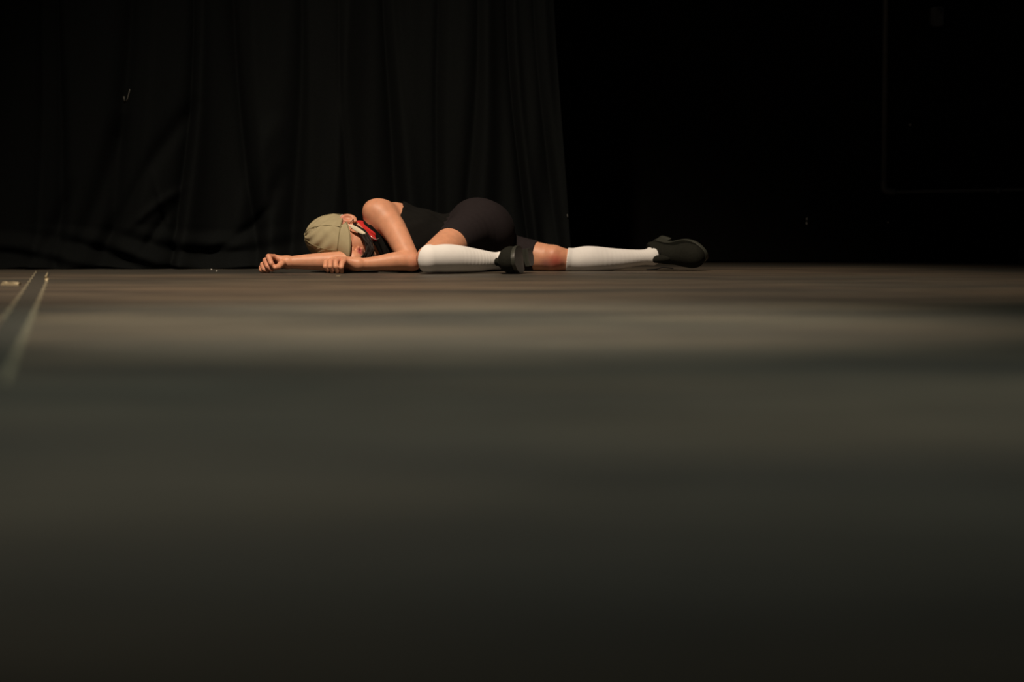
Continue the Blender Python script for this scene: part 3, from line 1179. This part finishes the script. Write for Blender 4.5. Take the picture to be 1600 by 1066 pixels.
# ------------------------------------------------------------------ hair, scarf, earring, necklace
HF = Field(HC - 0.18, HC + 0.18, 0.003)
x, y, z = HF.all()
HF.ell(hp(-0.016, 0, 0.024), (0.094, 0.0765, 0.080), HA)
HF.ell(hp(-0.060, 0.0, -0.030), (0.040, 0.050, 0.045), HA, k=0.02)
hf = (x - HC[0]) * Fd[0] + (y - HC[1]) * Fd[1] + (z - HC[2]) * Fd[2]
hu = (x - HC[0]) * U[0] + (y - HC[1]) * U[1] + (z - HC[2]) * U[2]
HF.a = np.maximum(HF.a, hf + 0.030)
HF.a = np.maximum(HF.a, hu - 0.012)
V, F = nets(HF)
hair = mesh_obj('hair', V, F, M['hair'], PR)
hair['label'] = 'long dark brown hair'
parts = []
for i in range(110):
    j = lambda s: (RND.random() - 0.5) * s
    q = RND.random()
    sx = 551 + 5 * q
    pts = [P(sx + j(4), 348 + j(6) + 6 * q, 0.120 + j(0.02)), P(560 + 9 * q + j(3), 361 + j(5), 0.078 + j(0.02)),
           P(569 + 11 * q + j(4), 376 + j(6), 0.046 + j(0.03)), P(573 + 10 * q + j(6), 391 + j(6), 0.034 + j(0.03)),
           P(568 + 12 * q + j(12), 404 + j(5), 0.036 + j(0.04)), P(560 + 18 * q + j(22), 412 + j(6), 0.05 + j(0.05))]
    parts.append(tube_data(bez(pts, 6), np.interp(np.linspace(0, 1, 31), [0, .3, .8, 1], [.0015, .0026, .0020, .0006]), 5))
v, f = join_data(parts)
o = mesh_obj('hair_locks', v, f, M['hair'], hair)
o['kind'] = 'stuff'

# red scarf: a collar, high at the nape and low at the throat
NF = Field(HC - 0.2, HC + 0.2, 0.0025)
neck = [hp(-0.025, 0, -0.045), 0.5 * hp(-0.025, 0, -0.075) + 0.5 * nb, nb]
NF.chain(neck, [0.0635, 0.0620, 0.072], 0.02)
x, y, z = NF.all()
pa, pb = P(551, 341, 0.17), P(584, 372, 0.10)
sd_ = nrm(pb - pa)
nn = np.cross(sd_, nrm(np.array([0.2, 1.0, 0.15])))
nn = nrm(nn) * (1 if nn[0] > 0 else -1)
dd = plane(x, y, z, 0.5 * (pa + pb), nn)
NF.a = (NF.a - 0.0015 * np.sin(dd * 420 + 30 * y)).astype(np.float32)
NF.a = np.maximum(NF.a, np.abs(dd) - 0.014)
V, F = nets(NF)
o = mesh_obj('scarf', V, F, M['red'], PR)
o['label'] = 'red scarf wrapped around the neck'

# cream leaf-shaped earring hanging from the left ear
ea_, eb_ = P(545, 351, 0.055), P(575, 368, 0.050)
Vv, Ff = [], []
ax = nrm(eb_ - ea_)
sdv = nrm(np.cross(ax, np.array([0.1, -1.0, 0.35])))
nv_ = np.cross(ax, sdv)
rows, cols_ = 18, 12
for i in range(rows + 1):
    q = i / rows
    wd = 0.0080 * math.sin(math.pi * q ** 0.8) ** 0.8 + 0.0006
    for k in range(cols_):
        c = 2 * math.pi * k / cols_
        Vv.append(ea_ + (eb_ - ea_) * q + sdv * wd * math.cos(c) + nv_ * (0.25 * wd * math.sin(c) + 0.003 * math.sin(math.pi * q)))
for i in range(rows):
    for k in range(cols_):
        k2 = (k + 1) % cols_
        Ff.append((i * cols_ + k, i * cols_ + k2, (i + 1) * cols_ + k2, (i + 1) * cols_ + k))
Ff.append(tuple(range(cols_))[::-1])
Ff.append(tuple(range(rows * cols_, (rows + 1) * cols_)))
er = mesh_obj('earring', Vv, Ff, M['cream'], PR)
er['label'] = 'long cream leaf-shaped earring'
v, f = tube_data(bez([hp(-0.002, 0.080, -0.026), hp(0.0, 0.086, -0.030), ea_], 6), 0.0011, 6)
mesh_obj('hook', v, f, M['silver'], er)
v, f = tube_data([eb_ - ax * 0.012 + sdv * 0.002, eb_ + ax * 0.014 + np.array([0, -0.004, -0.006])], 0.0014, 6)
mesh_obj('drop', v, f, M['silver'], er)
v, f = tube_data(bez([P(579, 368, 0.075), P(583, 372.5, 0.07), P(588, 374, 0.07), P(593, 372, 0.075)], 6), 0.0010, 6)
o = mesh_obj('necklace', v, f, M['silver'], PR)
o['label'] = 'thin silver cord below the scarf'

# ------------------------------------------------------------------ floor tape and scraps
def on_floor(px, py):
    a, b = (px - 800.0) / FPX, (533.0 - py) / FPX
    d = np.array([a, cp + b * sp, -sp + b * cp])
    t = -CAM_H / d[2]
    return np.array([d[0] * t, CAM_Y + d[1] * t, 0.0])


A1, B1 = on_floor(73, 440), on_floor(11, 588)
dv = nrm(B1 - A1)
sv = np.array([dv[1], -dv[0], 0.0])
if sv[0] > 0:
    sv = -sv
root = bpy.data.objects.new('floor_tape', None)
COL.objects.link(root)
root.location = tuple(A1)
tag(root, 'strip of dark floor tape with pale worn edges running towards the viewer at left', 'tape')


def ribbon(name, start, L, off, width, height, mat, lift=0.0, jag=0.0):
    n = 60
    b = bmesh.new()
    ring = []
    for i in range(n + 1):
        q = i / n
        c = start + dv * L * q + sv * off
        w0 = width / 2 * (1 + jag * math.sin(17 * q * L + off * 90) + jag * 0.6 * math.sin(41 * q * L))
        z0 = 0.0004
        z1 = z0 + height + lift * math.exp(-(q * L / 0.03) ** 2)
        ring.append([b.verts.new(c + sv * s * w0 + np.array([0, 0, zz])) for s, zz in ((-1, z0), (1, z0), (0.8, z1), (-0.8, z1))])
    for i in range(n):
        for k in range(4):
            b.faces.new((ring[i][k], ring[i][(k + 1) % 4], ring[i + 1][(k + 1) % 4], ring[i + 1][k]))
    b.faces.new(ring[0][::-1])
    b.faces.new(ring[-1])
    return bm_obj(name, b, mat, root)


ribbon('tape_strip', A1 - dv * 1.2, 5.6, 0.026, 0.050, 0.0008, M['tape'])
ribbon('worn_edge', A1, 4.4, 0.0, 0.010, 0.0015, M['tape_dull'], 0.002, 0.3)
v, f = tube_data(bez([A1 + dv * 0.05 + np.array([0, 0, 0.002]), A1 + np.array([0.0, 0, 0.006]), A1 + np.array([0.001, -0.01, 0.015]), A1 + np.array([0.006, -0.012, 0.028])], 5), np.interp(np.linspace(0, 1, 16), [0, .3, .6, 1], [.002, .0075, .005, .0006]), 8)
mesh_obj('curled_end', v, f, M['tape_pale'], root)
ribbon('worn_edge', A1 - dv * 1.25, 3.9, 0.052, 0.008, 0.0014, M['tape_dull'], 0.004, 0.5)


def scrap(name, px, py, w, d, h, mat, label, seed):
    c = on_floor(px, py)
    r = random.Random(seed)
    b = bmesh.new()
    nx_, ny_ = 7, 4
    top, bot = [], []
    for i in range(nx_):
        for j in range(ny_):
            q = np.array([c[0] + (i / (nx_ - 1) - 0.5) * w, c[1] + (j / (ny_ - 1) - 0.5) * d, 0.0])
            e_ = h * (0.35 + 0.65 * r.random())
            top.append(b.verts.new(q + np.array([r.uniform(-.1, .1) * w / nx_, r.uniform(-.1, .1) * d / ny_, e_])))
            bot.append(b.verts.new(q + np.array([0, 0, 0.0002])))
    ix = lambda i, j: i * ny_ + j
    for i in range(nx_ - 1):
        for j in range(ny_ - 1):
            b.faces.new((top[ix(i, j)], top[ix(i + 1, j)], top[ix(i + 1, j + 1)], top[ix(i, j + 1)]))
            b.faces.new((bot[ix(i, j)], bot[ix(i, j + 1)], bot[ix(i + 1, j + 1)], bot[ix(i + 1, j)]))
    per = [(i, 0) for i in range(nx_)] + [(nx_ - 1, j) for j in range(1, ny_)] + [(i, ny_ - 1) for i in range(nx_ - 2, -1, -1)] + [(0, j) for j in range(ny_ - 2, 0, -1)]
    for a, c2 in zip(per, per[1:] + per[:1]):
        b.faces.new((top[ix(*a)], bot[ix(*a)], bot[ix(*c2)], top[ix(*c2)]))
    o = bm_obj(name, b, mat)
    return tag(o, label, name.replace('_', ' '))


scrap('tape_scrap', 17, 446, 0.050, 0.035, 0.012, M['tape_pale'], 'crumpled pale tape scrap on floor at far left edge', 1)
scrap('lint_speck', 330.5, 421.8, 0.005, 0.006, 0.004, M['paint'], 'tiny white speck on floor at curtain hem, the upper of two', 2)
scrap('lint_speck', 338.5, 424.2, 0.006, 0.006, 0.004, M['paint'], 'tiny white speck on floor near curtain hem, the lower of two', 3)
scrap('lint_speck', 529, 431.5, 0.014, 0.02, 0.0015, M['tape_pale'], 'faint yellow fleck on floor in front of the resting hand', 4)
scrap('lint_speck', 1570, 447, 0.006, 0.008, 0.003, M['lint'], 'tiny grey speck on the floor far right below the wall', 5)
